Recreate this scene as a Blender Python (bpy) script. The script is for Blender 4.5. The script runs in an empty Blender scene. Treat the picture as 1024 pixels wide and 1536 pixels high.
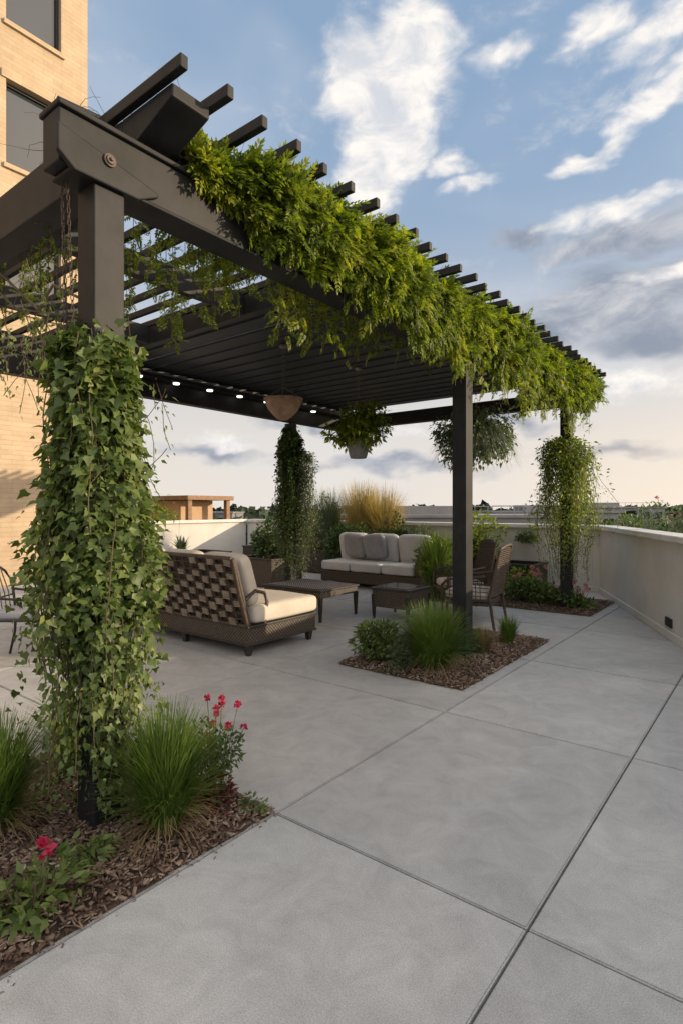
import bpy, bmesh, math, random
import numpy as np
from mathutils import Vector, Matrix, Euler
random.seed(7); rng=np.random.default_rng(7)
S=bpy.context.scene
C=bpy.context.collection
# ---------------------------------------------------------------- helpers
def link(o): C.objects.link(o); return o
def empty(name,loc=(0,0,0),rz=0):
    o=bpy.data.objects.new(name,None); o.location=loc; o.rotation_euler=(0,0,rz); o.empty_display_size=.2
    return link(o)
def nn(nt,t,**k):
    n=nt.nodes.new(t)
    for a,b in k.items(): setattr(n,a,b)
    return n
def newmat(name):
    m=bpy.data.materials.new(name); m.use_nodes=True
    nt=m.node_tree; b=nt.nodes['Principled BSDF']; return m,nt,b
def ramp(nt,stops,fac=None,interp='LINEAR'):
    r=nn(nt,'ShaderNodeValToRGB'); e=r.color_ramp.elements; r.color_ramp.interpolation=interp
    while len(e)<len(stops): e.new(.5)
    for i,(p,c) in enumerate(stops):
        e[i].position=p; e[i].color=(c[0],c[1],c[2],1) if hasattr(c,'__len__') else (c,c,c,1)
    if fac is not None: nt.links.new(fac,r.inputs[0])
    return r
def noise(nt,scale,detail=4,rough=.55,vec=None,dist=0):
    n=nn(nt,'ShaderNodeTexNoise'); n.inputs['Scale'].default_value=scale; n.inputs['Detail'].default_value=detail
    n.inputs['Roughness'].default_value=rough; n.inputs['Distortion'].default_value=dist
    if vec is not None: nt.links.new(vec,n.inputs['Vector'])
    return n
def objco(nt): return nn(nt,'ShaderNodeTexCoord').outputs['Object']
def mix(nt,fac,a,b,mode='MIX'):
    m=nn(nt,'ShaderNodeMix',data_type='RGBA',blend_type=mode)
    for s,v in ((0,fac),(6,a),(7,b)):
        if isinstance(v,bpy.types.NodeSocket): nt.links.new(v,m.inputs[s])
        elif hasattr(v,'__len__'): m.inputs[s].default_value=(*v,1)
        else: m.inputs[s].default_value=v
    return m.outputs[2]
def math_(nt,op,a,b=None,c=None,clamp=False):
    m=nn(nt,'ShaderNodeMath',operation=op,use_clamp=clamp)
    for i,v in enumerate((a,b,c)):
        if v is None: continue
        if isinstance(v,bpy.types.NodeSocket): nt.links.new(v,m.inputs[i])
        else: m.inputs[i].default_value=v
    return m.outputs[0]
def bump(nt,b,h,strength=.3,dist=.01):
    n=nn(nt,'ShaderNodeBump'); n.inputs['Strength'].default_value=strength; n.inputs['Distance'].default_value=dist
    nt.links.new(h,n.inputs['Height']); nt.links.new(n.outputs[0],b.inputs['Normal'])
def simple(name,c1,c2,scale=8,rough=.6,bs=60,bstr=.2,bd=.005,metal=0,detail=4,spec=.5):
    m,nt,b=newmat(name); co=objco(nt)
    n=noise(nt,scale,detail,.6,co); r=ramp(nt,[(.3,c1),(.7,c2)],n.outputs[0])
    nt.links.new(r.outputs[0],b.inputs['Base Color']); b.inputs['Roughness'].default_value=rough; b.inputs['Metallic'].default_value=metal
    b.inputs['Specular IOR Level'].default_value=spec
    n2=noise(nt,bs,2,.6,co); bump(nt,b,n2.outputs[0],bstr,bd)
    return m
def leafmat(name,cols,trans=.35,rough=.5,nscale=3.0):
    m,nt,b=newmat(name)
    g=nn(nt,'ShaderNodeNewGeometry'); n=noise(nt,nscale,1,.5,objco(nt))
    f=math_(nt,'ADD',math_(nt,'MULTIPLY',g.outputs['Random Per Island'],.6),math_(nt,'MULTIPLY',math_(nt,'SUBTRACT',n.outputs[0],.3),1.0),clamp=True)
    k=len(cols); r=ramp(nt,[(i/(k-1),c) for i,c in enumerate(cols)],f)
    nt.links.new(r.outputs[0],b.inputs['Base Color']); b.inputs['Roughness'].default_value=rough
    b.inputs['Specular IOR Level'].default_value=.35
    if trans>0:
        t=nn(nt,'ShaderNodeBsdfTranslucent'); nt.links.new(mix(nt,1.0,r.outputs[0],(1.25,1.3,.6),'MULTIPLY'),t.inputs[0])
        ms=nn(nt,'ShaderNodeMixShader'); ms.inputs[0].default_value=trans
        nt.links.new(b.outputs[0],ms.inputs[1]); nt.links.new(t.outputs[0],ms.inputs[2])
        nt.links.new(ms.outputs[0],nt.nodes['Material Output'].inputs[0])
    return m

class MB:
    def __init__(s): s.v=[];s.f=[];s.m=[];s.sm=[]
    def add(s,vs,fs,mi=0,smooth=False):
        o=len(s.v); s.v+= [tuple(v) for v in vs]; s.f+=[tuple(i+o for i in f) for f in fs]; s.m+=[mi]*len(fs); s.sm+=[smooth]*len(fs)
    def box(s,a,b,mi=0,M=None):
        x0,y0,z0=a;x1,y1,z1=b
        vs=[Vector(p) for p in [(x0,y0,z0),(x1,y0,z0),(x1,y1,z0),(x0,y1,z0),(x0,y0,z1),(x1,y0,z1),(x1,y1,z1),(x0,y1,z1)]]
        if M is not None: vs=[M@v for v in vs]
        s.add(vs,[(0,3,2,1),(4,5,6,7),(0,1,5,4),(1,2,6,5),(2,3,7,6),(3,0,4,7)],mi)
    def hexa(s,vs,mi=0): s.add(vs,[(0,3,2,1),(4,5,6,7),(0,1,5,4),(1,2,6,5),(2,3,7,6),(3,0,4,7)],mi)
    def tube(s,pts,r,mi=0,n=8,r1=None,cap=True):
        pts=[Vector(p) for p in pts]; k=len(pts); rings=[]
        for i,p in enumerate(pts):
            t=(pts[min(i+1,k-1)]-pts[max(i-1,0)]).normalized()
            up=Vector((0,0,1)) if abs(t.z)<.9 else Vector((1,0,0))
            a=t.cross(up).normalized(); b=t.cross(a)
            rr=r if r1 is None else r+(r1-r)*i/(k-1)
            rings.append([p+a*math.cos(2*math.pi*j/n)*rr+b*math.sin(2*math.pi*j/n)*rr for j in range(n)])
        vs=[v for g in rings for v in g]; fs=[]
        for i in range(k-1):
            for j in range(n): fs.append((i*n+j,i*n+(j+1)%n,(i+1)*n+(j+1)%n,(i+1)*n+j))
        s.add(vs,fs,mi,True)
        if cap: s.add(rings[0],[tuple(range(n))],mi); s.add(rings[-1],[tuple(range(n))[::-1]],mi)
    def lathe(s,prof,c=(0,0,0),n=24,mi=0):
        vs=[];fs=[]
        for r,z in prof:
            for j in range(n): vs.append((c[0]+r*math.cos(2*math.pi*j/n),c[1]+r*math.sin(2*math.pi*j/n),c[2]+z))
        for i in range(len(prof)-1):
            for j in range(n): fs.append((i*n+j,i*n+(j+1)%n,(i+1)*n+(j+1)%n,(i+1)*n+j))
        s.add(vs,fs,mi,True)
    def cushion(s,c,size,mi=0,e1=.28,e2=.5,M=None,nu=36,nv=18):
        vs=[];fs=[]
        sg=lambda x,e: math.copysign(abs(x)**e,x)
        for i in range(nv+1):
            ph=-math.pi/2+math.pi*i/nv
            for j in range(nu):
                th=2*math.pi*j/nu
                v=Vector((sg(math.cos(th),e1)*sg(math.cos(ph),e2*.6)*size[0]/2, sg(math.sin(th),e1)*sg(math.cos(ph),e2*.6)*size[1]/2, sg(math.sin(ph),e2)*size[2]/2))
                v.z*=1+.05*math.sin(v.x*9+c[0]*7)+.05*math.cos(v.y*8+c[1]*5)
                if M is not None: v=M@v
                vs.append(v+Vector(c))
        for i in range(nv):
            for j in range(nu): fs.append((i*nu+j,i*nu+(j+1)%nu,(i+1)*nu+(j+1)%nu,(i+1)*nu+j))
        s.add(vs,fs,mi,True)
    def obj(s,name,mats,parent=None,bevel=0,segs=2):
        me=bpy.data.meshes.new(name); me.from_pydata(s.v,[],s.f)
        for m in (mats if isinstance(mats,(list,tuple)) else [mats]): me.materials.append(m)
        me.polygons.foreach_set('material_index',s.m); me.polygons.foreach_set('use_smooth',s.sm); me.update()
        o=link(bpy.data.objects.new(name,me))
        if bevel:
            b=o.modifiers.new('b','BEVEL'); b.width=bevel; b.segments=segs; b.limit_method='ANGLE'; b.harden_normals=False
        if parent: o.parent=parent
        return o

def npmesh(name,V,F,mat,parent=None,smooth=False):
    k=F.shape[1]; me=bpy.data.meshes.new(name)
    me.vertices.add(len(V)); me.vertices.foreach_set('co',V.astype(np.float32).ravel())
    me.loops.add(F.size); me.loops.foreach_set('vertex_index',F.astype(np.int32).ravel())
    me.polygons.add(len(F)); me.polygons.foreach_set('loop_start',np.arange(0,F.size,k,dtype=np.int32))
    me.polygons.foreach_set('loop_total',np.full(len(F),k,dtype=np.int32))
    me.update(calc_edges=True); me.validate()
    me.materials.append(mat)
    o=link(bpy.data.objects.new(name,me))
    if parent: o.parent=parent
    return o
def norm(a): return a/np.maximum(np.linalg.norm(a,axis=-1,keepdims=True),1e-9)
def frames(f,n):
    x=norm(f); y=norm(np.cross(n,x)); z=np.cross(x,y)
    return np.stack([x,y,z],axis=2)
def scat(tv,tf,pos,R,sc):
    tv=np.array(tv,float); tf=np.array(tf)
    sc=np.asarray(sc); sc=sc[:,None,None]
    V=np.einsum('nij,kj->nki',R,tv)*sc+pos[:,None,:]
    F=tf[None]+(np.arange(len(pos))*len(tv))[:,None,None]
    return V.reshape(-1,3),F.reshape(-1,tf.shape[1])
def join(parts):
    Vs=[];Fs=[];o=0
    for V,F in parts: Vs.append(V);Fs.append(F+o);o+=len(V)
    return np.concatenate(Vs),np.concatenate(Fs)
IVYV=[(0,0,0),(-.08,.40,.05),(.30,.52,.10),(.52,.27,.06),(1,0,-.15),(.45,0,-.02),(-.08,-.40,.05),(.30,-.52,.10),(.52,-.27,.06)]
IVYF=[(0,5,2,1),(5,4,3,2),(0,6,7,5),(5,7,8,4)]
LEAFV=[(0,0,0),(.35,.24,.06),(1,0,-.1),(.35,-.24,.06),(.5,0,0)]
LEAFF=[(0,4,2,1),(0,3,2,4)]
def sprig(n=6):
    V=[];F=[]
    for i in range(n):
        t=.08+.84*i/(n-1); z=-.28*t*t
        for s in (1,-1):
            L=.36*(1-.5*t)+.08; a=math.radians(58-20*t); o=len(V)
            fx,fy=math.cos(a),s*math.sin(a); sx,sy=-fy,fx; w=.24
            for (u,v) in ((0,0),(.45,w),(1,0),(.45,-w)):
                V.append((t+L*(fx*u+sx*v),L*(fy*u+sy*v),z-.25*u*u*L+.05*(1 if v else 0)*L+(.03 if i%2 else 0)))
            F.append((o,o+1,o+2,o+3))
    o=len(V); V+=[(.9,0,-.23),(1.02,.08,-.32),(1.22,0,-.42),(1.02,-.08,-.32)]; F.append((o,o+1,o+2,o+3))
    return V,F
SPV,SPF=sprig()
def rn(n,k=3): return rng.normal(size=(n,k))
def grass(c,n,h,spread,width=.005,lean=.5,seg=5,rad=.05):
    cx,cy,cz=c
    a=rng.uniform(0,2*np.pi,n); r0=rad*np.sqrt(rng.uniform(0,1,n)); hh=h*rng.uniform(.5,1.12,n)
    out=spread*rng.uniform(.05,1,n)**.8; a2=a+rng.normal(0,.6,n)
    V=np.zeros((n,(seg+1)*2,3))
    for i in range(seg+1):
        t=i/seg
        px=cx+r0*np.cos(a)+out*np.cos(a2)*t**1.7; py=cy+r0*np.sin(a)+out*np.sin(a2)*t**1.7
        pz=cz+hh*t-(out*lean)*t**3
        w=width*(1-t)**.7+.0006
        wx=-np.sin(a2)*w; wy=np.cos(a2)*w
        V[:,2*i]=np.stack([px+wx,py+wy,pz],1); V[:,2*i+1]=np.stack([px-wx,py-wy,pz],1)
    F=np.array([(2*i,2*i+1,2*i+3,2*i+2) for i in range(seg)])
    F=F[None]+(np.arange(n)*(seg+1)*2)[:,None,None]
    return V.reshape(-1,3),F.reshape(-1,4)
def bushpts(c,r,n,shell=.55,clumps=14,cr=.45):
    c=np.array(c);r=np.array(r)
    cc=norm(rn(clumps))*rng.uniform(.3,.85,(clumps,1)); k=rng.integers(0,clumps,n)
    p=cc[k]+norm(rn(n))*(cr*rng.uniform(shell,1,(n,1)))
    d=norm(p*.6+(p-cc[k]))
    p=c+p*r; p[:,2]=np.maximum(p[:,2],c[2]-r[2]+.01)
    return p,d
def bush(c,r,n,size,tv=LEAFV,tf=LEAFF,clumps=14,droop=.0,cr=.45):
    p,d=bushpts(c,r,n,clumps=clumps,cr=cr)
    f=norm(d+rn(n)*.5+np.array([0,0,-droop])); nrm=norm(d*.4+rn(n)*.5+np.array([0,0,.9]))
    return scat(tv,tf,p,frames(f,nrm),size*rng.uniform(.6,1.3,n))
def strands(starts,lens,leaf,step,tv,tf,jit=.02,out=None,wander=.006,leafout=.7):
    P=[];Fw=[];N=[];sc=[];st=[]
    for (s,L) in zip(starts,lens):
        p=np.array(s,float); o=np.array(out(p)) if out else np.array([random.gauss(0,1),random.gauss(0,1),0.]); 
        o=o/max(np.linalg.norm(o),1e-6); m=int(L/step); v=np.zeros(3); pts=[p.copy()]
        for i in range(m):
            v=v*.85+np.array([random.gauss(0,wander),random.gauss(0,wander),0]); p=p+v+np.array([0,0,-step])
            sd=rn(1)[0]; P.append(p+sd*jit); Fw.append(np.array([0,0,-.75])+o*leafout*random.uniform(.1,1)+sd*.6)
            N.append(o*1.0+rn(1)[0]*.4+np.array([0,0,.55])); sc.append(leaf*random.uniform(.5,1.3)*(1-.35*i/m))
            if i%3==0: pts.append(p.copy())
        st.append(pts)
    V,F=scat(tv,tf,np.array(P),frames(np.array(Fw),np.array(N)),np.array(sc))
    return (V,F),st

# ---------------------------------------------------------------- materials
def concrete_mat():
    m,nt,b=newmat('concrete_pavement'); co=objco(nt)
    a=noise(nt,.7,5,.62,co,.6); f=noise(nt,190,2,.8,co); md=noise(nt,4,6,.75,co,1.0)
    c=ramp(nt,[(.3,(.335,.335,.335)),(.7,(.435,.43,.42))],a.outputs[0]).outputs[0]
    c=mix(nt,.5,c,ramp(nt,[(.3,.34),(.7,.66)],md.outputs[0]).outputs[0],'OVERLAY')
    c=mix(nt,.6,c,ramp(nt,[(.3,.25),(.7,.75)],f.outputs[0]).outputs[0],'OVERLAY')
    g=nn(nt,'ShaderNodeNewGeometry')
    c=mix(nt,1.0,c,ramp(nt,[(0,.88),(1,1.07)],g.outputs['Random Per Island']).outputs[0],'MULTIPLY')
    v=nn(nt,'ShaderNodeTexVoronoi'); v.inputs['Scale'].default_value=5.5; nt.links.new(co,v.inputs['Vector'])
    sp=ramp(nt,[(0,.4),(.022,1)],v.outputs['Distance'])
    c=mix(nt,.5,c,sp.outputs[0],'MULTIPLY')
    nt.links.new(c,b.inputs['Base Color']); b.inputs['Roughness'].default_value=.72
    bump(nt,b,math_(nt,'ADD',f.outputs[0],math_(nt,'MULTIPLY',md.outputs[0],2.0)),.16,.002)
    return m
M_conc=concrete_mat()
M_joint=simple('joint_filler',(.02,.02,.02),(.05,.045,.04),30)
M_metal=simple('charcoal_metal',(.011,.0115,.0125),(.024,.024,.025),6,.55,150,.16,.002,.0,4,.22)
M_roof=simple('roof_panel',(.017,.020,.025),(.027,.031,.037),3,.5,90,.1,.002,.0,4,.35)
M_stucco=simple('stucco_wall',(.50,.485,.45),(.60,.585,.55),1.6,.85,90,.35,.004)
M_cap=simple('coping_stone',(.52,.51,.49),(.66,.65,.62),4,.8,60,.3,.003)
M_mulch=simple('mulch_soil',(.035,.02,.013),(.11,.07,.048),35,.95,50,.9,.02)
M_dark=simple('dark_frame',(.014,.012,.011),(.030,.025,.021),14,.5,80,.2,.002)
M_cush=simple('beige_fabric',(.52,.47,.40),(.60,.55,.47),5,.95,420,.35,.002)
M_white=simple('light_grey_fabric',(.46,.46,.465),(.54,.54,.545),5,.95,420,.35,.002)
M_grey=simple('grey_fabric',(.25,.25,.27),(.32,.32,.34),6,.95,420,.35,.002)
M_terra=simple('clay_pot',(.20,.12,.075),(.36,.24,.16),9,.8,60,.3,.003)
M_gpot=simple('grey_pot',(.16,.16,.16),(.22,.22,.22),12,.7)
M_wood=simple('wood',(.16,.09,.045),(.28,.17,.09),10,.7)
M_stem=simple('vine_stem',(.06,.045,.025),(.12,.09,.05),20,.8)
M_reed=simple('reed',(.030,.020,.014),(.085,.056,.038),18,.55,160,.3,.002)
M_reedl=simple('reed_light',(.17,.135,.10),(.31,.25,.19),12,.65,120,.6,.006)
M_rail=simple('rail_grey',(.2,.21,.22),(.3,.3,.31),2)
def wicker_mat():
    m,nt,b=newmat('wicker_weave'); co=objco(nt)
    sep=nn(nt,'ShaderNodeSeparateXYZ'); nt.links.new(co,sep.inputs[0])
    u=math_(nt,'ADD',sep.outputs[0],sep.outputs[1]); z=sep.outputs[2]
    a=math_(nt,'MULTIPLY',math_(nt,'ADD',u,z),75); c=math_(nt,'MULTIPLY',math_(nt,'SUBTRACT',u,z),75)
    h=math_(nt,'MULTIPLY',math_(nt,'SINE',a),math_(nt,'SINE',c)); h=math_(nt,'ABSOLUTE',h)
    n=noise(nt,30,2,.6,co)
    r=ramp(nt,[(.05,(.010,.008,.006)),(.4,(.035,.025,.018)),(1,(.19,.145,.11))],math_(nt,'MULTIPLY',h,math_(nt,'ADD',n.outputs[0],.4)))
    nt.links.new(r.outputs[0],b.inputs['Base Color']); b.inputs['Roughness'].default_value=.5
    bump(nt,b,h,.8,.006); return m
M_wick=wicker_mat()
def brick_mat():
    m,nt,b=newmat('tan_brick'); co=objco(nt)
    sep=nn(nt,'ShaderNodeSeparateXYZ'); nt.links.new(co,sep.inputs[0])
    cb=nn(nt,'ShaderNodeCombineXYZ'); nt.links.new(math_(nt,'ADD',sep.outputs[0],sep.outputs[1]),cb.inputs[0]); nt.links.new(sep.outputs[2],cb.inputs[1])
    t=nn(nt,'ShaderNodeTexBrick'); nt.links.new(cb.outputs[0],t.inputs[0]); t.inputs['Scale'].default_value=1
    t.inputs['Brick Width'].default_value=.42; t.inputs['Row Height'].default_value=.10; t.inputs['Mortar Size'].default_value=.007
    t.inputs['Color1'].default_value=(.43,.325,.215,1); t.inputs['Color2'].default_value=(.48,.37,.25,1); t.inputs['Mortar'].default_value=(.39,.30,.2,1)
    n=noise(nt,2.5,4,.6,co); c=mix(nt,.35,t.outputs[0],ramp(nt,[(.3,.35),(.7,.65)],n.outputs[0]).outputs[0],'OVERLAY')
    nt.links.new(c,b.inputs['Base Color']); b.inputs['Roughness'].default_value=.9
    bump(nt,b,math_(nt,'SUBTRACT',1.0,t.outputs['Fac']),.4,.01); return m
M_brick=brick_mat()
def glass_mat():
    m,nt,b=newmat('window_glass'); b.inputs['Base Color'].default_value=(.03,.04,.05,1); b.inputs['Roughness'].default_value=.04
    b.inputs['Specular IOR Level'].default_value=1.0
    n=noise(nt,.8,2,.5,objco(nt)); bump(nt,b,n.outputs[0],.04,.05); return m
M_glass=glass_mat()
def glow_disc_mat():
    m,nt,b=newmat('glow_disc'); b.inputs['Emission Color'].default_value=(1,.97,.9,1); b.inputs['Emission Strength'].default_value=3.0; return m  # plain emissive surface for the small roof-edge discs
M_glow=glow_disc_mat()
L_ivy=leafmat('ivy_leaves',[(.040,.065,.018),(.085,.13,.034),(.14,.19,.055),(.25,.29,.11)],.35,.45,4)
L_vine=leafmat('vine_leaves',[(.035,.06,.010),(.11,.165,.018),(.22,.275,.030),(.42,.41,.06)],.45,.5,2.6)
L_dark=leafmat('shrub_leaves',[(.025,.05,.015),(.055,.10,.028),(.10,.155,.045)],.25,.5,3)
L_silver=leafmat('silver_leaves',[(.06,.09,.05),(.12,.16,.10),(.2,.24,.16)],.3,.5,3)
L_grass=leafmat('grass_blades',[(.055,.095,.02),(.11,.18,.035),(.20,.27,.07)],.35,.5,5)
L_gold=leafmat('golden_grass',[(.20,.16,.07),(.40,.30,.13),(.58,.46,.24)],.4,.6,3)
L_dry=leafmat('dry_blades',[(.16,.11,.06),(.28,.2,.11),(.35,.27,.16)],.3,.7,3)
L_fl=leafmat('red_petals',[(.28,.01,.04),(.45,.02,.08),(.55,.06,.14)],.3,.5,3)
L_pink=leafmat('pink_petals',[(.45,.12,.18),(.55,.22,.28),(.65,.36,.4)],.3,.5,3)
L_red=leafmat('burgundy_leaves',[(.05,.008,.012),(.13,.015,.025),(.07,.06,.03)],.3,.5,4)
L_tree=leafmat('distant_tree_leaves',[(.022,.036,.022),(.040,.058,.032),(.06,.078,.045)],.0,.8,.15)
L_chip=leafmat('bark_chips',[(.04,.024,.017),(.12,.075,.052),(.24,.17,.125),(.46,.37,.29)],.0,.9,8)

# ---------------------------------------------------------------- ground, terrain, terrace
mb=MB(); mb.add([(-4000,-4000,-13),(4000,-4000,-13),(4000,4000,-13),(-4000,4000,-13)],[(0,1,2,3)])
mb.obj('ground',simple('ground_far',(.05,.065,.035),(.11,.11,.075),.01,.95,1,.1,.1))
A=Vector((-2.77,11.5,0)); D=Vector((.424,-.906,0)).normalized(); N=Vector((.906,.424,0)).normalized()
xs=[-12.55,-10.1,-8.1,-6.1,-4.1,-2.1,-.77,.56,1.89,3.2,4.6,6,7.5,9]; ys=[-9,-7.2,-5.3,-3.45,-1.6,.27,2.13,4.0,5.9,7.8,9.65,11.55]
bm=bmesh.new()
for i in range(len(xs)-1):
    for j in range(len(ys)-1):
        g=.005
        r=bmesh.ops.create_cube(bm,size=1)
        x0,x1,y0,y1=xs[i]+g,xs[i+1]-g,ys[j]+g,ys[j+1]-g
        for v in r['verts']:
            v.co=Vector(((x0+x1)/2+v.co.x*(x1-x0),(y0+y1)/2+v.co.y*(y1-y0),-.05+v.co.z*.1))
bmesh.ops.bevel(bm,geom=[e for e in bm.edges if min(v.co.z for v in e.verts)>-.01],offset=.006,segments=2,affect='EDGES')
bmesh.ops.bisect_plane(bm,geom=bm.verts[:]+bm.edges[:]+bm.faces[:],plane_co=A+N*.1,plane_no=N,clear_outer=True)
me=bpy.data.meshes.new('concrete_patio'); bm.to_mesh(me); bm.free(); me.materials.append(M_conc)
link(bpy.data.objects.new('concrete_patio',me))
mb=MB()
e1=A+N*.2; e2=e1+D*26
poly=[(-12.7,11.7),(e1.x,11.7),(e2.x,e2.y),(-12.7,e2.y)]
vs=[(x,y,-.06) for x,y in poly]+[(x,y,-13) for x,y in poly]
mb.add(vs,[(3,2,1,0),(0,1,5,4),(1,2,6,5),(2,3,7,6),(3,0,4,7)]); o=mb.obj('terrace_base',M_joint)
def wallseg(name,p,q,h,t,n):
    p=Vector(p);q=Vector(q);d=(q-p).normalized();L=(q-p).length;par=empty(name)
    M=Matrix(((d.x,n.x,0,p.x),(d.y,n.y,0,p.y),(0,0,1,0),(0,0,0,1)))
    mb=MB(); seg=2.4; x=0
    while x<L-.01:
        x2=min(x+seg,L); mb.box((x+.003,0,-.05),(x2-.003,t,h-.08),0,M); x=x2
    mb.obj('wall_panels',M_stucco,par,.004)
    mb=MB(); mb.box((0,.01,-.05),(L,t-.01,h-.085),0,M); mb.obj('wall_core',M_stucco,par)
    mb=MB(); x=-.02
    while x<L:
        x2=min(x+2.4,L+.02); mb.box((x+.002,-.06,h-.08),(x2-.002,t+.06,h),0,M); x=x2+.001
    mb.obj('coping',M_cap,par,.012,3)
    mb=MB(); mb.box((0,-.035,0),(L,-.002,.10),0,M); mb.obj('base_curb',M_stucco,par,.008)
    return par
wallseg('parapet_wall',(-12.5,11.5,0),(-2.72,11.5,0),1.27,.24,Vector((0,1,0)))
wallseg('parapet_wall',A,A+D*24,1.27,.24,N)
wallseg('parapet_wall',(-12.5,6.7,0),(-12.5,11.44,0),1.27,.24,Vector((-1,0,0)))
mb=MB(); p=A+D*3.8
M=Matrix(((D.x,N.x,0,p.x),(D.y,N.y,0,p.y),(0,0,1,0),(0,0,0,1)))
mb.box((0,-.02,.14),(.22,-.003,.25),0,M)
for i in range(4): mb.box((.015,-.03,.155+i*.024),(.205,-.021,.163+i*.024),0,M)
mb.obj('wall_vent',M_dark)
# ---------------------------------------------------------------- mulch beds
def bed(name,x0,x1,y0,y1,nch):
    nx,ny=40,40; V=[];F=[]
    for i in range(nx+1):
        for j in range(ny+1):
            u=i/nx;v=j/ny; e=min(u,1-u,v,1-v); 
            z=.004+ .035*min(1,e*7)+ (random.uniform(-.008,.012) if 0<e else 0)
            ex=random.uniform(-.008,.008) if e==0 else 0
            V.append((x0+(x1-x0)*u+ex,y0+(y1-y0)*v+ex,z if e>0 else .003))
    for i in range(nx):
        for j in range(ny): a=i*(ny+1)+j; F.append((a,a+ny+1,a+ny+2,a+1))
    par=empty(name); mb=MB(); mb.add(V,F,0,True); mb.obj('soil',M_mulch,par)
    n=nch; p=np.stack([rng.uniform(x0-.01,x1+.008,n),rng.uniform(y0-.01,y1+.008,n),np.zeros(n)],1)
    e=np.minimum.reduce([p[:,0]-x0,x1-p[:,0],p[:,1]-y0,y1-p[:,1]]); p[:,2]=.012+.034*np.clip(e*6,0,1)+rng.uniform(0,.015,n)
    sz=rng.uniform(.010,.040,n)
    k=n//250; p[:k,0]=x1+np.abs(rng.normal(0,.035,k)); p[:k,2]=.004; sz[:k]*=.45
    tv=[(-.5,-.16,0),(.5,-.2,.02),(.46,.16,0),(-.42,.2,.03),(-.5,-.16,-.12),(.5,-.2,-.1),(.46,.16,-.12),(-.42,.2,-.1)]
    tf=[(0,1,2,3),(0,4,5,1),(1,5,6,2),(2,6,7,3),(3,7,4,0)]
    V,F=scat(tv,tf,p,frames(rn(n)*np.array([1,1,.35]),rn(n)*.45+np.array([0,0,1])),sz)
    npmesh('bark_chips',V,F,L_chip,par)
bed('mulch_bed',-3.75,-2.11,-.6,2.12,20000)
bed('mulch_bed',-3.6,-2.22,4.55,6.9,10000)
bed('mulch_bed',-4.0,-2.25,8.8,10.4,3000)

# ---------------------------------------------------------------- pergola
pg=empty('pergola')
XR=-2.70; XL=-7.3; ZB=3.2; ZT=3.45; Y0=1.50; YE=9.3; YB=1.25
mb=MB(); s=.08
for (x,y) in [(XR,Y0),(XR,5.54),(XR,9.2),(XL,Y0),(XL,4.3),(XL,7.8)]:
    mb.box((x-s,y-s,.03),(x+s,y+s,ZB-.024)); mb.box((x-s-.05,y-s-.05,0),(x+s+.05,y+s+.05,.03)); 
mb.obj('posts',M_metal,pg,.006)
mb=MB()
mb.box((XR-.08,YB,ZB),(XR+.08,YE+.45,ZT)); mb.box((XL-.08,YB,ZB),(XL+.08,YE+.45,ZT))
mb.box((XL+.082,Y0-.08,ZB+.01),(XR-.082,Y0+.08,ZT+.02))
mb.box((XL+.082,YE-.08,ZB+.01),(XR-.082,YE+.08,ZT-.01))
mb.box((XR-.10,YB-.01,ZT+.002),(XR+.10,YE+.46,ZT+.03)); mb.box((XL-.10,YB-.01,ZT+.002),(XL+.10,YE+.46,ZT+.03))
mb.box((XR-.10,YB+.05,ZB-.022),(XR+.10,YE+.4,ZB-.002))
def wedge(x0,x1,pts):
    n=len(pts); vs=[(x0,y,z) for y,z in pts]+[(x1,y,z) for y,z in pts]
    mb.add(vs,[tuple(range(n)),tuple(range(n,2*n))[::-1]]+[(i,i+n,(i+1)%n+n,(i+1)%n) for i in range(n)])
wedge(XR+.083,XR+.112,[(YB-.02,ZB+.03),(YB+.06,ZB-.03),(Y0+.14,ZB-.03),(Y0+.26,ZB+.03),(Y0+.26,ZB+.05),(YB-.02,ZB+.16)])
w=.115; zt=3.697; zb=3.483; y=1.80
mb.box((XL-.4,y-w,zb),(XR-.12,y+w,zt))
xa=XR-.119; xb=XR+.33
mb.hexa([(xa,y-w,zb),(xb,y-w,zb+.15),(xb,y+w,zb+.15),(xa,y+w,zb),(xa,y-w,zt),(xb,y-w,zt),(xb,y+w,zt),(xa,y+w,zt)])
mb.obj('beams',M_metal,pg,.008)
mb=MB()
c=(XR+.114,Y0-.02,ZB+.09)
for (r,a,b_) in ((.032,0,.010),(.023,.010,.018),(.009,.018,.028)):
    vs=[];k=20
    for t in (a,b_):
        for j in range(k): vs.append((c[0]+t,c[1]+r*math.cos(6.2832*j/k),c[2]+r*math.sin(6.2832*j/k)))
    mb.add(vs,[(j,(j+1)%k,(j+1)%k+k,j+k) for j in range(k)]+[tuple(range(k,2*k))])
mb.obj('rosette',M_reed,pg,.003)
mb=MB(); y=1.67
while y<YE+.5:
    xo=random.uniform(-.02,.02)
    mb.box((XL-.45,y-.022,3.70),(-2.25+xo,y+.022,3.765))
    y+=.268
mb.obj('rafters',M_metal,pg,.005)
mb=MB()
for x in (XR,XL): mb.box((x-.04,1.93,ZT+.032),(x+.04,YE+.4,3.698))
for x in (-4.2,-5.8): mb.box((x-.035,1.93,3.50),(x+.035,3.78,3.698))
mb.obj('purlins',M_metal,pg,.004)
mb=MB(); y=3.98
while y<YE-.1:
    M=Matrix.Translation((0,y,3.60))@Matrix.Rotation(math.radians(4),4,'X')
    mb.box((XL+.13,-.148,-.012),(XR-.14,.148,.014),0,M)
    y+=.305
mb.obj('roof_planks',M_roof,pg,.003)
mb=MB(); 
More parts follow.
